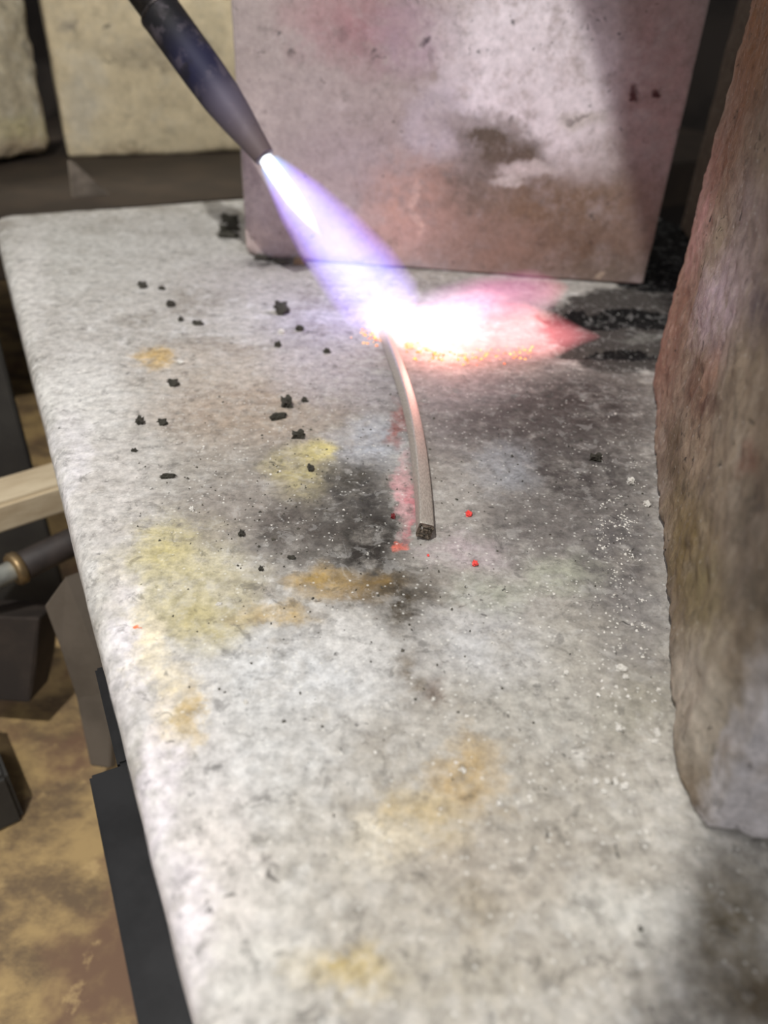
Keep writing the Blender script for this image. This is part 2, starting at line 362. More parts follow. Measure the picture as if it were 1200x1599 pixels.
up_mat = stone('scorched_upright_brick', lin(164, 151, 146), lin(142, 127, 121), lin(184, 172, 170), up_stains_light, npm(upm), big=22, fine=300, warp=0.006,
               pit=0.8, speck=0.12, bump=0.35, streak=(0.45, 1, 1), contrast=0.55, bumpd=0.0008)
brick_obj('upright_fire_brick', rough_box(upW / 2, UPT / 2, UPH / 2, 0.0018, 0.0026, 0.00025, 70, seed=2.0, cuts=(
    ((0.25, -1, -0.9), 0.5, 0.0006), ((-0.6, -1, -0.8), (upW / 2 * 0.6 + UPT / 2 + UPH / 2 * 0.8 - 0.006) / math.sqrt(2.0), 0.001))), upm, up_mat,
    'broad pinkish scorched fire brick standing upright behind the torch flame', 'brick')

# right hand brick: long pitted left face, chamfered near corner, pale broken end
rbA, rbB = at(1018, 585), at(1050, 1200)
RY = unit(rbA - rbB); RX = np.array([RY[1], -RY[0], 0])  # along the brick (away), to its right
endA = at(1110, 1302)
RBL = float((rbA - endA) @ RY); RBT, RBH = 0.075, 0.24
rbc = rbA - RY * RBL / 2 + RX * RBT / 2 + np.array([0, 0, RBH / 2 + 0.0012])
rbm = frame(rbc, RX)
PR = planar(rbA, -RX); PE = planar(endA, -RY, 0.007)
rb_stains_light = [
    PR(1050, 500, 30, 150, (136, 98, 80), .7, .6, 8), PR(1100, 330, 16, 110, (190, 150, 142), .75, .5, 14), PR(1140, 220, 26, 120, (138, 104, 82), .8, .6, 14),
    PR(1180, 60, 30, 110, (140, 100, 66), .8, .6, 10), PR(1120, 480, 40, 80, (192, 172, 178), .9, .6, 14), PR(1170, 360, 40, 110, (158, 142, 140), .7),
    PR(1190, 480, 22, 60, (96, 84, 92), .7), PR(1090, 620, 20, 60, (122, 80, 62), .7), PR(1115, 570, 14, 40, (156, 112, 90), .7, .6, 12), PR(1110, 625, 18, 22, (96, 66, 54), .8),
    PR(1085, 700, 24, 50, (176, 154, 130), .7), PR(1055, 720, 14, 70, (110, 92, 66), .7), PR(1165, 560, 40, 80, (148, 132, 112), .6), PR(1170, 720, 14, 36, (134, 90, 76), .6),
    PR(1070, 850, 36, 110, (140, 120, 76), .8), PR(1100, 950, 40, 90, (150, 136, 100), .7), PR(1170, 870, 40, 130, (124, 114, 102), .7),
    PR(1085, 1090, 55, 110, (212, 200, 184), .9), PR(1160, 1040, 40, 70, (176, 158, 138), .6),
    PE(1160, 1230, 90, 130, (236, 230, 230), 1.2, .3), PE(1190, 1120, 40, 80, (240, 234, 234), 1.1),  # front light painted in: end face and the chamfer above are paled
]
A_l = np.linalg.inv(npm(rbm)) @ np.append(rbB, 1); B_l = np.linalg.inv(npm(rbm)) @ np.append(at(1098, 1290), 1)
cn = np.array([-(B_l[1] - A_l[1]), (B_l[0] - A_l[0]), 0]); cn = unit(cn); cn = cn if cn[0] < 0 else -cn
rb_mat = stone('pitted_side_brick', lin(160, 144, 124), lin(124, 108, 93), lin(188, 174, 158), rb_stains_light, npm(rbm), big=26, fine=330, warp=0.006,
               pit=0.9, speck=0.2, bump=1.0, streak=(1, 1, 0.8), contrast=0.85, bumpd=0.0012)
bk_ = (-RBT / 2, RBL / 2)
brick_obj('side_fire_brick', rough_box(RBT / 2, RBL / 2, RBH / 2, 0.003, 0.0015, 0.0008, 170, wob=0.0012, seed=11.0, cuts=(
    (cn, float(A_l[:3] @ cn), 0.0010), ((-1, 0.55, 0.0), float(np.array([bk_[0], bk_[1], 0]) @ unit((-1, .55, 0))) - 0.0035, 0.0022),
    ((-1, 0.15, -1.0), float(np.array([bk_[0], bk_[1], -RBH / 2]) @ unit((-1, .15, -1))) - 0.002, 0.0012))), rbm, rb_mat,
    'tall pitted brown fire brick on the right with a pale broken end', 'brick')

# dim brick in the corner behind
b3 = at(1062, 400); b3m = frame(b3 + UX * 0.075 - UN * 0.034 + np.array([0, 0, 0.121]), UX)
corner_mat = stone('corner_brick_face', lin(120, 106, 96), lin(96, 82, 74), lin(140, 126, 116), (), None, big=24, fine=260, pit=0.4, bump=0.4, contrast=0.6)
brick_obj('corner_fire_brick', rough_box(0.062, 0.032, 0.12, 0.003, 0.005, 0.0005, 60, seed=21.0), b3m, corner_mat,
          'dim fire brick in the dark gap behind the two scorched bricks', 'brick')

# back shelf and the two pale bricks
shelf_mat = plain('dark_shelf_steel', lin(54, 44, 34), lin(44, 36, 28), 30, 0.75, 0.0, 0.1)
far_l, far_r = at(10, 330), at(372, 302); SD = unit(far_r - far_l); SN = np.array([-SD[1], SD[0], 0])
shm = frame((far_l + far_r) / 2 + SN * 0.009, SD)
sh = slab_box('back_shelf', (-0.55, 0.0, -0.05), (0.75, 0.42, -0.006), shelf_mat, None, None, shm)
tag(sh, 'dark brown shelf behind the slab carrying the pale bricks', 'shelf')
zs = -0.006
pA, pB = at(108, 246, zs), at(366, 238, zs); BD = unit(pB - pA); BN = np.cross(BD, [0, 0, 1])
pale_st = lambda Pf: [Pf(220, 80, 60, 20, (140, 130, 112), .6), Pf(110, 40, 14, 20, (140, 132, 120), .7), Pf(170, 45, 6, 5, (90, 84, 76), .9), Pf(250, 100, 30, 10, (150, 138, 116), .7),
                      Pf(230, 215, 110, 14, (196, 182, 150), .6), Pf(200, 230, 40, 8, (130, 112, 88), .7), Pf(320, 60, 30, 60, (176, 166, 140), .6), Pf(130, 150, 30, 80, (196, 192, 180), .5)]
wd = 0.235
m2 = frame(pA + BD * wd / 2 - BN * 0.035 + np.array([0, 0, 0.12]), BD)
pale_mat = stone('pale_brick', lin(214, 198, 164), lin(196, 180, 146), lin(218, 206, 178), pale_st(planar(pA, BN)), npm(m2), big=20, fine=160, pit=0.5, speck=0.15, bump=0.5, contrast=0.6, bumpd=0.002)
brick_obj('pale_fire_brick', rough_box(wd / 2, 0.035, 0.12, 0.005, 0.005, 0.0009, 50, wob=0.001, seed=31.0), m2, pale_mat,
          'smooth cream fire brick on the back shelf behind the torch nozzle', 'brick', 'cream bricks on the back shelf')
qA, qB = at(-20, 266, zs), at(88, 243, zs); QD = unit(qB - qA); QN = np.cross(QD, [0, 0, 1])
m1 = frame(qB - QD * 0.11 - QN * 0.035 + np.array([0, 0, 0.1245]), QD)
PQ = planar(qA, QN)
rag_mat = stone('ragged_pale_brick', lin(216, 204, 174), lin(186, 172, 142), lin(230, 222, 200),
                [PQ(45, 230, 60, 30, (186, 160, 128), .7), PQ(40, 200, 50, 20, (214, 204, 150), .6), PQ(50, 60, 10, 50, (130, 120, 104), .7), PQ(66, 120, 8, 60, (150, 128, 106), .7)],
                npm(m1), big=30, fine=160, pit=0.4, speck=0.2, bump=0.8, contrast=0.8, bumpd=0.003)
brick_obj('pale_fire_brick', rough_box(0.11, 0.035, 0.12, 0.009, 0.004, 0.0028, 38, wob=0.003, seed=41.0, cuts=(
    ((1, -0.25, -0.5), 0.125 * 0.70 + 0.06, 0.003), ((0.6, -1, 0.0), 0.086, 0.003))), m1, rag_mat,
    'ragged cream brick with broken rounded corner at the far left', 'brick', 'cream bricks on the back shelf')

# ================================================================== THE BAR
bar_px = [(664, 829), (663, 800), (660, 760), (655.5, 715), (649, 672), (640, 632), (629, 596), (617, 562), (607, 535), (601, 520)]
bar_pts = [at(px, py, 0.0031) for px, py in bar_px]
def smooth_path(pts, n):
    pts = np.array(pts); d = np.concatenate([[0], np.cumsum(np.linalg.norm(np.diff(pts, axis=0), axis=1))]); t = np.linspace(0, d[-1], n)
    q = np.stack([np.interp(t, d, pts[:, i]) for i in range(pts.shape[1])], 1)
    for _ in range(6): q[1:-1] = (q[:-2] + 2 * q[1:-1] + q[2:]) / 4
    return q
def loft(path, section, up=(0, 0, 1), caps=True, twist=None):
    """section(t) -> list of (side, up) offsets"""
    V, Fc = [], []; n = len(path)
    for i, p in enumerate(path):
        tg = unit(path[min(i + 1, n - 1)] - path[max(i - 1, 0)]); sd = unit(np.cross(tg, up)); u2 = np.cross(sd, tg)
        s = section(i / (n - 1))
        for (a, b) in s: V.append(p + sd * a + u2 * b)
    m = len(s)
    for i in range(n - 1):
        for j in range(m): Fc.append([i * m + j, i * m + (j + 1) % m, (i + 1) * m + (j + 1) % m, (i + 1) * m + j])
    if caps: Fc.append(list(range(m))[::-1]); Fc.append([(n - 1) * m + j for j in range(m)])
    return np.array(V), Fc
def round_sq(w, h, r, k=4):
    out = []
    for qx, qy, a0 in ((1, 1, 0), (-1, 1, 90), (-1, -1, 180), (1, -1, 270)):
        for a in np.linspace(a0, a0 + 90, k):
            out.append((qx * (w / 2 - r) + r * math.cos(math.radians(a)), qy * (h / 2 - r) + r * math.sin(math.radians(a))))
    return out
BW = 0.0047
bp = smooth_path(bar_pts, 70)
silver = NT('oxidised_silver'); _co = silver.co(); _n = silver.noise(silver.scaled(_co, (4, 1, 4)), 700, 5, 0.6)
silver.l.new(silver.mix(silver.ramp(_n, 0.35, 0.7), lin(158, 150, 140), lin(192, 184, 172)), silver.bsdf.inputs['Base Color'])
silver.bsdf.inputs['Metallic'].default_value = 0.3; silver.bsdf.inputs['Roughness'].default_value = 0.42
_q = silver.new('ShaderNodeBump'); _q.inputs['Strength'].default_value = 0.25; _q.inputs['Distance'].default_value = 0.0003
silver.l.new(_n, _q.inputs['Height']); silver.l.new(_q.outputs[0], silver.bsdf.inputs['Normal'])
bar = empty('silver_bar', bp[0] * [1, 1, 0], 'curved square grey metal bar lying on the slab with one end in the flame', 'metal bar')
def local_mesh(name, V, Fc, mat, root, smooth=True):
    return mesh_obj(name, V - np.array(root.location), Fc, mat, root, smooth)
def bar_sec(t):
    ang = math.radians(-14 - 24 * t); ww = BW * (1.0 + 0.02 * t); s = round_sq(ww, BW * 0.98, 0.0006)
    return [(a * math.cos(ang) - b * math.sin(ang), a * math.sin(ang) + b * math.cos(ang)) for a, b in s]
V, Fc = loft(bp, bar_sec); local_mesh('rod', V, Fc, silver.mat, bar)
# torn, darkened cut end with a raised lip
rim = bar_sec(0.0); tg = unit(bp[0] - bp[1]); sd = unit(np.cross(-tg, [0, 0, 1])); u2 = np.cross(sd, -tg)
V, Fc = [], []; nr = len(rim); rnd = random.Random(3)
lay = [(1.02, -0.0004), (1.03, 0.0004), (0.82, 0.0006), (0.6, -0.0002), (0.3, 0.0002)]
for li, (sc_, off) in enumerate(lay):
    for j, (a, b) in enumerate(rim):
        V.append(bp[0] + sd * a * sc_ + u2 * b * sc_ + tg * (off + (rnd.uniform(-.0004, .0006) if li else 0)))
for li in range(len(lay) - 1):
    for j in range(nr): Fc.append([li * nr + j, (li + 1) * nr + j, (li + 1) * nr + (j + 1) % nr, li * nr + (j + 1) % nr])
Fc.append([(len(lay) - 1) * nr + j for j in range(nr)][::-1])
cut_mat = plain('dark_cut_metal', lin(44, 38, 30), lin(118, 106, 92), 900, 0.6, 0.4, 0.6)
ce = local_mesh('cut_end', np.array(V), Fc, cut_mat, bar, False); ce['label'] = 'dark torn cut end'

# ================================================================== THE TORCH
tgt = at(620, 500, 0.003)
d_t = unit(ray(414, 246)); tip = CAM + d_t * 0.405
AX = unit(tip - tgt)                                    # from the flame's foot back up through the torch
AXT = unit(CAM + unit(ray(236, 0)) * 0.445 - tip)            # the nozzle sits a touch steeper than the jet
def proj(p):
    q = RC.T @ (np.asarray(p) - CAM); return CX + F * q[0] / -q[2], CY - F * q[1] / -q[2]
CL = min(np.linspace(0.05, 0.14, 181), key=lambda q: abs(proj(tip + AXT * q)[1] - 22))
torch = empty('gas_torch', tip, 'dark heat-tinted steel torch nozzle pointing down from the upper left with lit flame', 'torch')
def revolve(prof, n=40):
    V, Fc = [], []; s = unit(np.cross(AXT, [0, 0, 1])); t = np.cross(AXT, s)
    for (x, r) in prof:
        for j in range(n):
            a = 2 * math.pi * j / n; V.append(AXT * x + (s * math.cos(a) + t * math.sin(a)) * r)
    for i in range(len(prof) - 1):
        for j in range(n): Fc.append([i * n + j, i * n + (j + 1) % n, (i + 1) * n + (j + 1) % n, (i + 1) * n + j])
    return np.array(V), Fc
pxm = 0.405 * 0.9 / F
nz = NT('heat_blued_steel'); _co = nz.co()
_x = nz.vec('DOT_PRODUCT', _co, tuple(AXT)); _n = nz.noise(_co, 110, 6, 0.65); _n2 = nz.noise(_co, 60, 4, 0.6)
_c = nz.mix(nz.ramp(_x, 0.000, 0.030), lin(104, 92, 92), lin(88, 82, 96))
_c = nz.mix(nz.ramp(_x, 0.026, 0.046), _c, lin(34, 34, 58)); _c = nz.mix(nz.ramp(_x, 0.05, 0.075), _c, lin(22, 21, 24))
_c = nz.mix(nz.math('MULTIPLY', nz.ramp(_n, 0.50, 0.66), 0.28, True), _c, lin(120, 110, 118)); _c = nz.mix(nz.math('MULTIPLY', nz.ramp(_n2, 0.55, 0.62), 0.6, True), _c, lin(30, 27, 28))
nz.l.new(_c, nz.bsdf.inputs['Base Color']); nz.bsdf.inputs['Roughness'].default_value = 0.62; nz.bsdf.inputs['Metallic'].default_value = 0.15; nz.bsdf.inputs['Specular IOR Level'].default_value = 0.3
V, Fc = revolve([(0.004, 14.5 * pxm), (0.0004, 15.0 * pxm), (0, 16.0 * pxm), (0.0006, 16.8 * pxm), (0.010, 21 * pxm), (0.022, 27 * pxm), (0.034, 31.5 * pxm),
                 (0.05, 33 * pxm), (CL - 0.001, 33 * pxm), (CL, 32.4 * pxm), (CL + 0.0003, 30 * pxm), (CL + 0.0001, 24 * pxm)])
mesh_obj('nozzle', V, Fc, nz.mat, torch)
V, Fc = revolve([(0.006, 14.5 * pxm), (0.030, 16 * pxm), (0.0302, 0.0)]); mesh_obj('burner_bore', V, Fc, plain('bore_black', lin(26, 24, 24), lin(40, 36, 36), 200, 0.8), torch)
tube_mat = plain('black_torch_tube', lin(24, 22, 22), lin(44, 40, 38), 160, 0.5, 0.3)
V, Fc = revolve([(CL, 20 * pxm), (CL, 28 * pxm), (CL + 0.028, 28 * pxm), (CL + 0.030, 20 * pxm), (CL + 0.046, 14 * pxm), (CL + 0.048, 0)])
mesh_obj('torch_tube', V, Fc, tube_mat, torch)
V, Fc = revolve([(CL - 0.0005, 31 * pxm), (CL - 0.0002, 33.6 * pxm), (CL + 0.0012, 33.6 * pxm), (CL + 0.0016, 31 * pxm), (CL + 0.0016, 27 * pxm)]); mesh_obj('collar', V, Fc, plain('worn_collar', lin(70, 64, 62), lin(36, 33, 33), 300, 0.45, 0.6), torch)

# ---------------------------------------------------------------- flame (emission volumes that hang from the torch)
def flame_volume(name, origin, xdir, length, rads, build, parent, up=None, steps=0.25):
    """closed hull of revolution along local +X; rads: (t, half height, half width); build(g, t, rho) -> (colour, strength)"""
    x = unit(xdir); up = np.array([0, 0, 1.0]) if up is None else up
    y = unit(np.cross(up, x)); z = np.cross(x, y)
    ts = np.array([r[0] for r in rads]); hh = np.array([r[1] for r in rads]); wwid = np.array([r[2] for r in rads])
    tt = np.linspace(0, 1, 40); n = 28; V, Fc = [(0, 0, 0)], []
    for t in tt[1:-1]:
        a_, b_ = np.interp(t, ts, hh), np.interp(t, ts, wwid)
        for j in range(n): V.append((t * length, b_ * math.cos(2 * math.pi * j / n), a_ * math.sin(2 * math.pi * j / n)))
    V.append((length, 0, 0)); e = len(V) - 1; m = len(tt) - 2
    for j in range(n):
        Fc.append([0, 1 + (j + 1) % n, 1 + j]); Fc.append([e, 1 + (m - 1) * n + j, 1 + (m - 1) * n + (j + 1) % n])
        for i in range(m - 1): Fc.append([1 + i * n + j, 1 + i * n + (j + 1) % n, 1 + (i + 1) * n + (j + 1) % n, 1 + (i + 1) * n + j])
    g = NT(name + '_gas'); g.n.remove(g.bsdf)
    co = g.co(); sp = g.new('ShaderNodeSeparateXYZ'); g.l.new(co, sp.inputs[0])
    t = g.math('DIVIDE', sp.outputs[0], length)
    def curve(vals):
        c = g.new('ShaderNodeFloatCurve'); g.l.new(t, c.inputs['Value']); cv = c.mapping.curves[0]; mx = max(vals) * 1.001
        while len(cv.points) < len(ts): cv.points.new(0.5, 0.5)
        for p_, (a, b) in zip(cv.points, zip(ts, vals)): p_.location = (a, b / mx); p_.handle_type = 'VECTOR'
        c.mapping.update(); return g.math('MULTIPLY', c.outputs[0], float(mx))
    ny = g.math('DIVIDE', sp.outputs[1], curve(wwid)); nzz = g.math('DIVIDE', sp.outputs[2], curve(hh))
    rho = g.math('SQRT', g.math('ADD', g.math('MULTIPLY', ny, ny), g.math('MULTIPLY', nzz, nzz)))
    colr, st = build(g, co, t, rho, nzz)
    em = g.new('ShaderNodeEmission'); g.put(em.inputs[0], colr); g.put(em.inputs[1], st)
    g.l.new(em.outputs[0], g.out.inputs['Volume'])
    g.mat.cycles.volume_step_rate = steps
    o = mesh_obj(name, V, Fc, g.mat)
    m_ = Matrix.Identity(4)
    for i in range(3): m_[i][0], m_[i][1], m_[i][2], m_[i][3] = x[i], y[i], z[i], origin[i] - (torch.location[i] if parent is torch else 0)
    o.parent = parent; o.matrix_local = m_
    return o

JL = float(np.linalg.norm(tip - tgt)) * 1.02
def jet(g, co, t, rho, h):
    body = g.math('POWER', g.math('SUBTRACT', 1.0, g.math('MULTIPLY', rho, rho), True), 0.6)
    st = g.math('MULTIPLY', g.math('MULTIPLY', body, g.ramp(t, 0.0, 0.40, 2.6, 1.0)), 56.0)
    st = g.math('MULTIPLY', st, g.ramp(t, 0.94, 1.0, 1.0, 0.3)); st = g.math('MULTIPLY', st, g.ramp(t, 0.50, 0.85, 1.0, 0.72))
    st = g.math('MULTIPLY', st, g.ramp(g.noise(g.scaled(co, (0.4, 1, 1)), 60, 3), 0.2, 0.8, 0.8, 1.15))
    c = g.mix(g.ramp(rho, 0.45, 1.0), (0.40, 0.45, 1.0, 1), (0.30, 0.14, 1.0, 1))
    c = g.mix(g.ramp(t, 0.0, 0.16, 0.7, 0.0), c, (0.25, 0.75, 1.0, 1)); c = g.mix(g.ramp(t, 0.75, 1.0, 0, 0.6), c, (0.9, 0.75, 1.0, 1))
    return c, st
p_ = 0.40 / F
flame_volume('flame', tip - AX * 0.0005, -AX, JL, [(0, 14 * p_, 14 * p_), (.1, 25 * p_, 25 * p_), (.25, 40 * p_, 40 * p_), (.45, 53 * p_, 53 * p_), (.7, 62 * p_, 62 * p_), (.9, 60 * p_, 60 * p_), (1, 44 * p_, 44 * p_)], jet, torch)['label'] = 'blue violet flame jet'
def core(g, co, t, rho, h):
    st = g.math('MULTIPLY', g.math('POWER', g.math('SUBTRACT', 1.0, g.math('MULTIPLY', rho, rho), True), 0.4), g.ramp(t, 0.5, 1.0, 520.0, 60.0))
    return (0.85, 0.93, 1.0, 1), st
flame_volume('flame_cone', tip + AX * 0.001, unit((CAM + unit(ray(493, 356)) * 0.398) - tip), 0.0455,
             [(0, 11 * p_, 11 * p_), (.15, 12 * p_, 12 * p_), (.5, 13 * p_, 13 * p_), (.8, 8 * p_, 8 * p_), (1, 1.5 * p_, 1.5 * p_)], core, torch)['label'] = 'white inner cone of the flame'
fA, fB = at(568, 508, 0.008), at(940, 526, 0.008); TL = float(np.linalg.norm(fB - fA))
def tail(g, co, t, rho, h):
    n = g.noise(g.scaled(co, (0.6, 1, 1)), 70, 4, 0.6)
    body = g.math('POWER', g.math('SUBTRACT', 1.0, g.math('MULTIPLY', rho, rho), True), 0.75)
    st = g.math('MULTIPLY', body, g.ramp(t, 0.20, 0.75, 56.0, 42.0)); st = g.math('MULTIPLY', st, g.ramp(n, 0.3, 0.7, 0.6, 1.3))
    c = g.mix(g.ramp(t, 0.25, 0.60), (1.0, 0.74, 0.72, 1), (1.0, 0.26, 0.27, 1)); c = g.mix(g.ramp(t, 0.6, 0.9), c, (1.0, 0.27, 0.30, 1))
    c = g.mix(g.ramp(rho, 0.45, 1.0, 0, 0.6), c, (1.0, 0.24, 0.27, 1))
    return c, st
flame_volume('flame_tail', fA, fB - fA, TL, [(0, .002, .004), (.08, .008, .012), (.2, .011, .018), (.45, .013, .023), (.68, .013, .023), (.82, .009, .015), (.92, .004, .006), (1, .001, .001)], tail, torch)['label'] = 'white to pink flame tail along the slab'
gA, gB = at(600, 494, 0.012), at(890, 447, 0.014); GL = float(np.linalg.norm(gB - gA))
def wisp(g, co, t, rho, h):
    n = g.noise(g.scaled(co, (0.5, 1, 1)), 60, 4, 0.6)
    st = g.math('MULTIPLY', g.math('SUBTRACT', 1.0, g.math('MULTIPLY', rho, rho), True), g.ramp(t, 0.2, 1.0, 34.0, 17.0)); st = g.math('MULTIPLY', st, g.ramp(n, 0.3, 0.7, 0.6, 1.3))
    c = g.mix(g.ramp(t, 0.15, 0.6), (0.85, 0.70, 1.0, 1), (0.95, 0.26, 0.55, 1)); c = g.mix(g.ramp(t, 0.75, 1.0), c, (1.0, 0.12, 0.16, 1))
    return c, st
flame_volume('flame_wisp', gA, gB - gA, GL, [(0, .003, .006), (.15, .008, .014), (.5, .0115, .020), (.8, .0115, .018), (.92, .006, .009), (1, .001, .001)], wisp, torch)['label'] = 'pink wisp of flame licking the upright brick'
def flame_lamp(name, p, e, c, r):
    o = lamp(name, 'POINT', tuple(p), None, e, c, shadow_soft_size=r); return o
flame_lamp('jet_glow', tip + (tgt - tip) * 0.55, 0.025, (0.55, 0.50, 1.0), 0.010)
flame_lamp('tail_glow', at(700, 515, 0.012), 0.06, (1.0, 0.42, 0.36), 0.010)

# ================================================================== CRUMBS
def crumb_mesh(name, seed, mat, sub=3, amp=0.45, freq=1.3):
    bm = bmesh.new(); bmesh.ops.create_icosphere(bm, subdivisions=sub, radius=1.0)
    P = np.array([v.co for v in bm.verts]); k = 1 + amp * fbm(P * freq + seed * 7.7, 3, 0.6)
    for v, s in zip(bm.verts, k): v.co *= max(0.45, s)
    me = bpy.data.meshes.new(name); bm.to_mesh(me); bm.free(); me.materials.append(mat)
    return me
char_mat = plain('charcoal', lin(56, 54, 47), lin(98, 94, 83), 700, 0.9, 0, 0.8)
white_mat = plain('white_refractory_chip', lin(216, 212, 202), lin(236, 232, 224), 600, 0.9, 0, 0.5)
red_mat = plain('red_wax', lin(226, 60, 56), lin(240, 92, 84), 500, 0.5, 0, 0.2)
dred_mat = plain('dark_red_bead', lin(120, 30, 30), lin(86, 22, 24), 500, 0.4, 0, 0.2)
tan_mat = plain('tan_pebble', lin(150, 128, 96), lin(120, 104, 82), 600, 0.9, 0, 0.5)
protos = {k: [crumb_mesh(k, s, m, 3, 0.75 if k[0] == 'c' else 0.5, 1.7) for s in range(4)] for k, m in (('charcoal_crumb', char_mat), ('white_chip', white_mat), ('red_crumb', red_mat), ('dark_red_bead', dred_mat), ('tan_pebble', tan_mat))}
_cnt = [0]
def crumb(kind, px, py, w, h, label, cat, group=None, rot=0.0, tall=0.55):
    """w, h: apparent pixel size on the slab; lies on its surface"""
    p = at(px, py); s = dist(p) / F; i = _cnt[0]; _cnt[0] += 1
    o = bpy.data.objects.new(kind, protos[kind][i % 4]); COL.objects.link(o)
    hz = min(w, h * 1.3) * s * tall; hy = max(h * s / 2 * 1.0, hz * 0.5)
    w *= 0.86; o.scale = (w * s / 2 * 0.92, hy, hz * 0.75); o.location = (p[0], p[1], hz * 0.45); o.rotation_euler = (0, 0, math.radians(rot))
    return tag(o, label, cat, group)
G1 = 'dark charcoal crumbs on the slab'
for a in (
    (441, 488, 26, 20, 'largest lobed charcoal crumb, alone left of the flame foot'),
    (448, 633, 20, 24, 'upright charcoal lump, upper of the touching pair in mid slab', 20),
    (434, 654, 30, 11, 'long charcoal sliver touching the lump left of the metal bar', 28),
    (220, 661, 17, 14, 'rounded charcoal crumb, left of the pair near the left edge'),
    (255, 662, 17, 10, 'low charcoal crumb, right of the pair near the left edge'),
    (466, 683, 24, 13, 'three-lobed charcoal crumb below the touching charcoal pair', 15),
    (262, 746, 26, 8, 'thin charcoal splinter on the pale slab above the yellow stain', 14),
    (378, 836, 13, 11, 'round dark crumb on the slab between yellow stain and black soot'),
    (224, 449, 16, 11, 'leftmost dark crumb of the far row below the upright brick'),
    (253, 452, 12, 6, 'flat dark crumb second from the left in the far row'),
    (267, 478, 15, 10, 'dark crumb just below the far row of crumbs'),
    (283, 501, 10, 10, 'small round dark crumb left of the twin brown specks'),
    (310, 507, 20, 8, 'twin brown speck on the slab left of the largest crumb', 5),
    (434, 541, 12, 9, 'small dark crumb below the largest lobed crumb'),
    (468, 516, 14, 9, 'grey crumb right of the largest lobed crumb, near the flame'),
    (511, 551, 15, 8, 'dark crumb on the lilac lit slab left of the flame foot'),
    (272, 601, 20, 11, 'grey twin crumb below the tan stain near the left'),
    (210, 705, 11, 6, 'tiny black crumb below the pair near the left edge'),
    (485, 733, 11, 17, 'dark crumb on the small yellow stain left of the bar', 20),
    (408, 890, 10, 8, 'black speck right of the large yellow stain'),
    (456, 872, 16, 6, 'flat dark speck left of the black soot patch'),
    (930, 718, 22, 12, 'dark lump standing for a pit in the sooty slab near the right brick'),  # dark lump added in place of a hole in the slab
    (1000, 1452, 9, 8, 'lone black speck on the pale near right slab'),
    (476, 627, 13, 8, 'small brown crumb right of the upright charcoal lump'),
): crumb('charcoal_crumb', *a[:4], a[4], 'crumb', G1, *(a[5:6]))
for a in ((360, 347, 34, 18, 'upper charcoal flake at the left foot of the upright brick', -25), (358, 360, 38, 15, 'middle charcoal flake at the left foot of the upright brick', 24),
          (356, 371, 36, 14, 'lowest charcoal flake at the left foot of the upright brick', 0), (410, 406, 34, 12, 'black flake under the lower left corner of the upright brick', 8),
          (440, 411, 30, 12, 'black flake under the upright brick left of a tan pebble', 0)):
    crumb('charcoal_crumb', *a[:4], a[4], 'flake', 'charcoal flakes at the foot of the upright brick', a[5], 0.4)
crumb('tan_pebble', 468, 413, 24, 13, 'tan pebble under the front edge of the upright brick', 'pebble')
crumb('red_crumb', 732, 805, 12, 11, 'bright red round crumb on the slab right of the metal bar', 'crumb', 'red crumbs')
crumb('red_crumb', 742, 882, 13, 9, 'crimson flattened crumb below the bright red round one', 'crumb', 'red crumbs')
crumb('red_crumb', 669, 868, 5, 4, 'tiny red crumb just below the cut end of the bar', 'crumb', 'red crumbs')
crumb('dark_red_bead', 614, 808, 9, 11, 'dark red glossy bead left of the metal bar', 'bead')
G2 = 'white chips on the slab'
for a in (
    (970, 1046, 22, 11, 'largest white chip, oblong, on the slab by the right brick', -15), (977, 1059, 13, 8, 'small white chip just below the largest oblong chip'),
    (1010, 789, 13, 11, 'pale chip touching the foot of the right brick'), (985, 754, 13, 12, 'white chip on the sooty slab up beside the right brick'),
    (930, 1222, 12, 9, 'leftmost chip of the white row near the broken brick end'), (948, 1222, 11, 9, 'second chip of the white row near the broken brick end'),
    (961, 1221, 10, 12, 'third chip of the white row near the broken brick end'), (975, 1230, 18, 11, 'largest and last chip of the white row near brick end', 20),
    (943, 1237, 13, 7, 'white chip lying just below the white row'), (966, 1139, 13, 12, 'white chip left of the dark pit beside the right brick'),
    (1026, 1145, 12, 14, 'white crumbly chip close to the lower end of right brick'), (1022, 1160, 13, 8, 'white chip just under the crumbly chip by the brick'),
    (724, 1204, 8, 11, 'cream chip on the ochre stain in the near slab', 20), (677, 1093, 8, 7, 'cream chip on the brown stain in the middle of slab'),
    (780, 1255, 11, 6, 'cream chip right of the ochre stain', -20), (300, 797, 10, 10, 'white chip on the yellowish slab left of the soot'),
    (342, 945, 12, 6, 'white sliver on the large yellow stain', 30), (440, 520, 13, 7, 'white chip below the largest charcoal crumb'),
    (283, 567, 14, 5, 'white sliver right of the tan stain near the left edge'), (884, 1052, 9, 8, 'small white chip left of the largest oblong chip'),
    (384, 1098, 8, 9, 'small white chip on the pale slab near left'), (895, 1175, 9, 6, 'small pale chip above the white row of chips'),
): crumb('white_chip', *a[:4], a[4], 'chip', G2, *(a[5:6]))

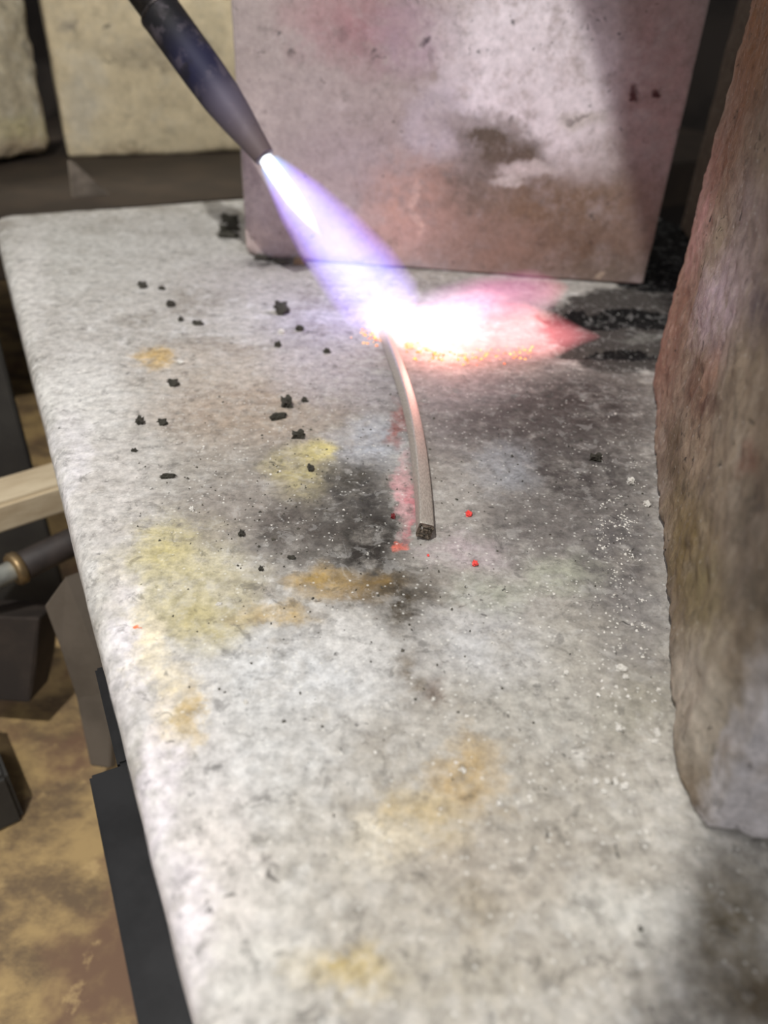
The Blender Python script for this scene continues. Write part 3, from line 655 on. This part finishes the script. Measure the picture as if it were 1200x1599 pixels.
def grit(name, pts, mat, lo, hi, seed, label):
    rs = np.random.default_rng(seed); base = np.array([[1, 0, 0], [-.8, .5, 0], [-.5, -.9, 0], [.1, .1, 1.0], [.3, .9, .1]]); tri = [[0, 4, 3], [4, 1, 3], [1, 2, 3], [2, 0, 3]]
    V, Fc = [], []
    for p in pts:
        s = rs.uniform(lo, hi) * (1 if rs.random() < .8 else 1.6); a = rs.uniform(0, 6.28); c_, s_ = math.cos(a), math.sin(a); b = len(V)
        q = base * [1, rs.uniform(.4, 1), rs.uniform(.5, 1.1)] * s
        for v in q: V.append((p[0] + v[0] * c_ - v[1] * s_, p[1] + v[0] * s_ + v[1] * c_, p[2] + v[2]))
        Fc += [[b + i for i in f] for f in tri]
    o = mesh_obj(name, V, Fc, mat, None, False); return tag(o, label, 'grit', None, 'stuff')
rs = np.random.default_rng(5)
def region(n, cx, cy, sx, sy):
    out = []
    while len(out) < n:
        x, y = rs.normal(cx, sx), rs.normal(cy, sy)
        lim = 1005 + max(0, (y - 600)) * 0.055
        if y > 585 and x < lim and y < 1580 and x > 120 + (y - 600) * 0.26: out.append(at(x, y, 0.0001))
    return out
cl = []
for _ in range(46):
    t = rs.random(); x0, y0 = 950 + 45 * t + rs.normal(0, 22), 640 + 420 * t + rs.normal(0, 20)
    cl += region(int(rs.integers(3, 9)), x0, y0, 7, 4)
grit('white_grit', cl + region(150, 930, 900, 70, 170) + region(110, 400, 720, 110, 100) + region(90, 800, 1150, 160, 120), white_mat, 0.00018, 0.00048, 1, 'fine white grit scattered along the right brick and over the slab')
grit('dark_grit', region(230, 420, 760, 120, 130) + region(120, 800, 700, 140, 80) + region(60, 650, 1000, 200, 120), char_mat, 0.0002, 0.0005, 2, 'fine dark grit scattered over the middle of the slab')

ember = NT('glowing_ember'); ember.n.remove(ember.bsdf); _e = ember.new('ShaderNodeEmission')
ember.l.new(ember.mix(ember.ramp(ember.noise(ember.co(), 900, 3), 0.4, 0.6), (1.0, 0.16, 0.05, 1), (1.0, 0.55, 0.16, 1)), _e.inputs[0]); _e.inputs[1].default_value = 2.2
ember.l.new(_e.outputs[0], ember.out.inputs['Surface'])
el = []
for _ in range(150):
    t = rs.random() ** 1.3; x = 632 + 200 * t; y = np.interp(x, [632, 660, 700, 740, 800, 850], [538, 550, 560, 558, 552, 545]) + rs.normal(0, 5)
    el.append(at(x, y, 0.0002))
for _ in range(34): el.append(at(rs.normal(584, 13), rs.normal(525, 7), 0.0002))
o_ = grit('glowing_grit', el, ember.mat, 0.0003, 0.0010, 4, 'glowing orange grit along the lower rim of the flame tail'); o_['category'] = 'embers'

# pale shard behind the far edge of the slab
sp0 = at(140, 308, -0.006); SH = [(-0.012, 0), (0.016, 0.0), (0.010, 0.006), (-0.006, 0.024), (-0.010, 0.026)]
V = [sp0 + SD * a + np.array([0, 0, b]) + SN * 0.003 for a, b in SH] + [sp0 + SD * a + np.array([0, 0, b]) + SN * 0.006 for a, b in SH]
sh_o = mesh_obj('brick_shard', np.array(V), [[0, 1, 2, 3, 4], [9, 8, 7, 6, 5]] + [[i, 5 + i, 5 + (i + 1) % 5, (i + 1) % 5] for i in range(5)], plain('dusty_shard', lin(120, 110, 98), lin(90, 82, 72), 80, 0.9), None, False)
tag(sh_o, 'small pointed grey shard standing on the shelf behind the slab', 'shard')

# ================================================================== BELOW THE SLAB, LEFT
black = plain('black_painted_steel', lin(24, 24, 25), lin(36, 36, 37), 40, 0.5, 0.2, 0.1)
fa, fb = at(165, 1180, -SLT - 0.001), at(215, 1599, -SLT - 0.001); FD = unit(fa - fb); fl = 0.56
off = float((fb - ORI) @ E2)
frm = frame(np.array([*(ORI + E1 * (-0.06))[:2], 0.0]), E2)
fr = empty('support_stand', (0, 0, 0), 'black steel angle frame running beneath the left edge of the slab', 'stand')
fr.matrix_world = frm
zt = -SLT - 0.0015
YI = float((at(155, 1040, zt) - ORI) @ E1) + 0.06
YE = float((at(168, 1200, zt) - ORI) @ E1) + 0.06
for nme, lo, hi in (('top_flange', (off, -0.05, zt - 0.004), (off + 0.06, YE, zt)), ('side_flange', (off, -0.05, zt - 0.032), (off + 0.004, YE, zt - 0.004)),
                    ('cross_bar', (off + 0.06, 0.0, zt - 0.004), (0.42, 0.05, zt)), ('inner_flange', (off + 0.008, YE, zt - 0.004), (off + 0.060, YI, zt)), ('inner_flange', (off + 0.040, YI, zt - 0.004), (off + 0.075, 0.50, zt)), ('cross_bar', (off + 0.06, 0.44, zt - 0.004), (0.42, 0.50, zt)),
                    ('leg', (off + 0.06, 0.44, ZB), (off + 0.09, 0.47, zt - 0.004)), ('leg', (0.38, 0.44, ZB), (0.41, 0.47, zt - 0.004)), ('leg', (0.38, 0.0, ZB), (0.41, 0.03, zt - 0.004)), ('leg', (off + 0.03, -0.05, ZB), (off + 0.06, -0.02, zt - 0.004))):
    slab_box(nme, lo, hi, black, None, fr)

def prism(name, pix, z, thick, mat, parent=None, dirv=None):
    """plate whose outline is laid out on a plane facing the camera-side, extruded by thick along dirv"""
    V = [at(px, py, zz) for (px, py), zz in zip(pix, z)]; dv = np.array(dirv) * thick; n = len(V)
    V2 = [v + dv for v in V]
    o = mesh_obj(name, np.array(V + V2), [list(range(n)), list(range(n, 2 * n))[::-1]] + [[i, n + i, n + (i + 1) % n, (i + 1) % n] for i in range(n)], mat, parent, False)
    bv = o.modifiers.new('soft_edges', 'BEVEL'); bv.width = 0.0012; bv.segments = 2
    return o
wood = plain('pale_wood_slat', lin(206, 190, 160), lin(170, 150, 120), 40, 0.75, 0, 0.2, (0.3, 1, 1))
# pale wooden slat poking out from under the slab
zw = -0.075; wa, wb = at(-40, 800, zw), at(140, 744, zw); WD = unit(wb - wa)
wm = frame(wa, WD)
sl = slab_box('wooden_slat', (-0.05, 0.0, -0.017), (float(np.linalg.norm(wb - wa)) + 0.02, 0.026, 0.0), wood, None, None, wm)
tag(sl, 'pale wooden slat sticking out under the left edge of the slab', 'slat')
# dark grey plate standing behind the slat
gp = plain('dark_grey_plate', lin(56, 54, 50), lin(44, 42, 40), 20, 0.7, 0.0, 0.1)
ga, gb = at(-120, 745, -0.10), at(52, 745, -0.10); GD = unit(gb - ga)
gpo = slab_box('steel_plate', (-0.02, 0.0, ZB + 0.10 - 0.0), (float(np.linalg.norm(gb - ga)), 0.004, 0.105), gp, None, None, frame(ga + np.array([0, 0, 0]), GD))
gpo.location.z = -0.10; tag(gpo, 'dark grey steel plate standing left behind the wooden slat', 'plate')
# hose fitting: dark tube, brass ring, bright end
za = -0.10; ha, hb = at(-10, 905, za), at(130, 838, za); HD = unit(hb - ha)
ht = empty('hose_fitting', ha, 'dark hose tube with brass ring and bright metal end left of the slab', 'hose')
def tube(name, x0, x1, r, mat, parent, rings=None):
    prof = rings or [(x0, 0), (x0, r * .9), (x0 + .001, r), (x1 - .001, r), (x1, r * .9), (x1, 0)]; n = 24; V, Fc = [], []
    s = unit(np.cross(HD, [0, 0, 1])); t = np.cross(HD, s)
    for (x, q) in prof:
        for j in range(n): a = 2 * math.pi * j / n; V.append(HD * x + (s * math.cos(a) + t * math.sin(a)) * q)
    for i in range(len(prof) - 1):
        for j in range(n): Fc.append([i * n + j, i * n + (j + 1) % n, (i + 1) * n + (j + 1) % n, (i + 1) * n + j])
    return mesh_obj(name, np.array(V), Fc, mat, parent)
rl = float(np.linalg.norm(hb - ha)); q = dist(ha) / F
tube('tube', 34 * q, rl + 0.05, 24 * q, plain('brown_rubber', lin(60, 52, 48), lin(44, 38, 35), 60, 0.6), ht)
tube('ring', 30 * q, 46 * q, 28 * q, plain('brass', lin(140, 118, 84), lin(108, 92, 70), 60, 0.4, 0.6), ht)
tube('metal_end', -0.05, 32 * q, 17 * q, plain('bright_metal', lin(176, 178, 170), lin(140, 140, 134), 60, 0.4, 0.5), ht)
# brown grey bracket plate hanging against the frame
brk = plain('brown_grey_plate', lin(104, 95, 84), lin(86, 78, 68), 24, 0.7, 0.1, 0.2)
pts = [(68, 946), (100, 900), (160, 880), (178, 1080), (172, 1200), (140, 1196), (118, 1090), (92, 1010)]
zz = [-0.075 - 0.10 * max(0, (py - 900)) / 285 for _, py in pts]
tag(prism('bracket_plate', pts, zz, 0.006, brk, None, unit((0.2, 0.6, -0.6))), 'brown grey metal plate hanging beside the black frame', 'plate')
dk = plain('dark_brown_block', lin(66, 56, 48), lin(48, 41, 36), 24, 0.8, 0, 0.2)
pts = [(-60, 960), (62, 965), (58, 1040), (46, 1098), (-60, 1090)]
tag(prism('brown_block', pts, [-0.12, -0.12, -0.15, -0.17, -0.17], 0.03, dk, None, unit((-0.1, 0.8, -0.4))), 'dark brown block in the shadow left of the hanging plate', 'block')
po = slab_box('metal_post', (-0.05, 0, 0), (0.0, 0.05, 0.035), gp, None, None, frame(at(40, 1280, ZB), at(60, 1270, ZB) - at(20, 1290, ZB)))
tag(po, 'short dark grey post standing on the wooden bench at left', 'post')
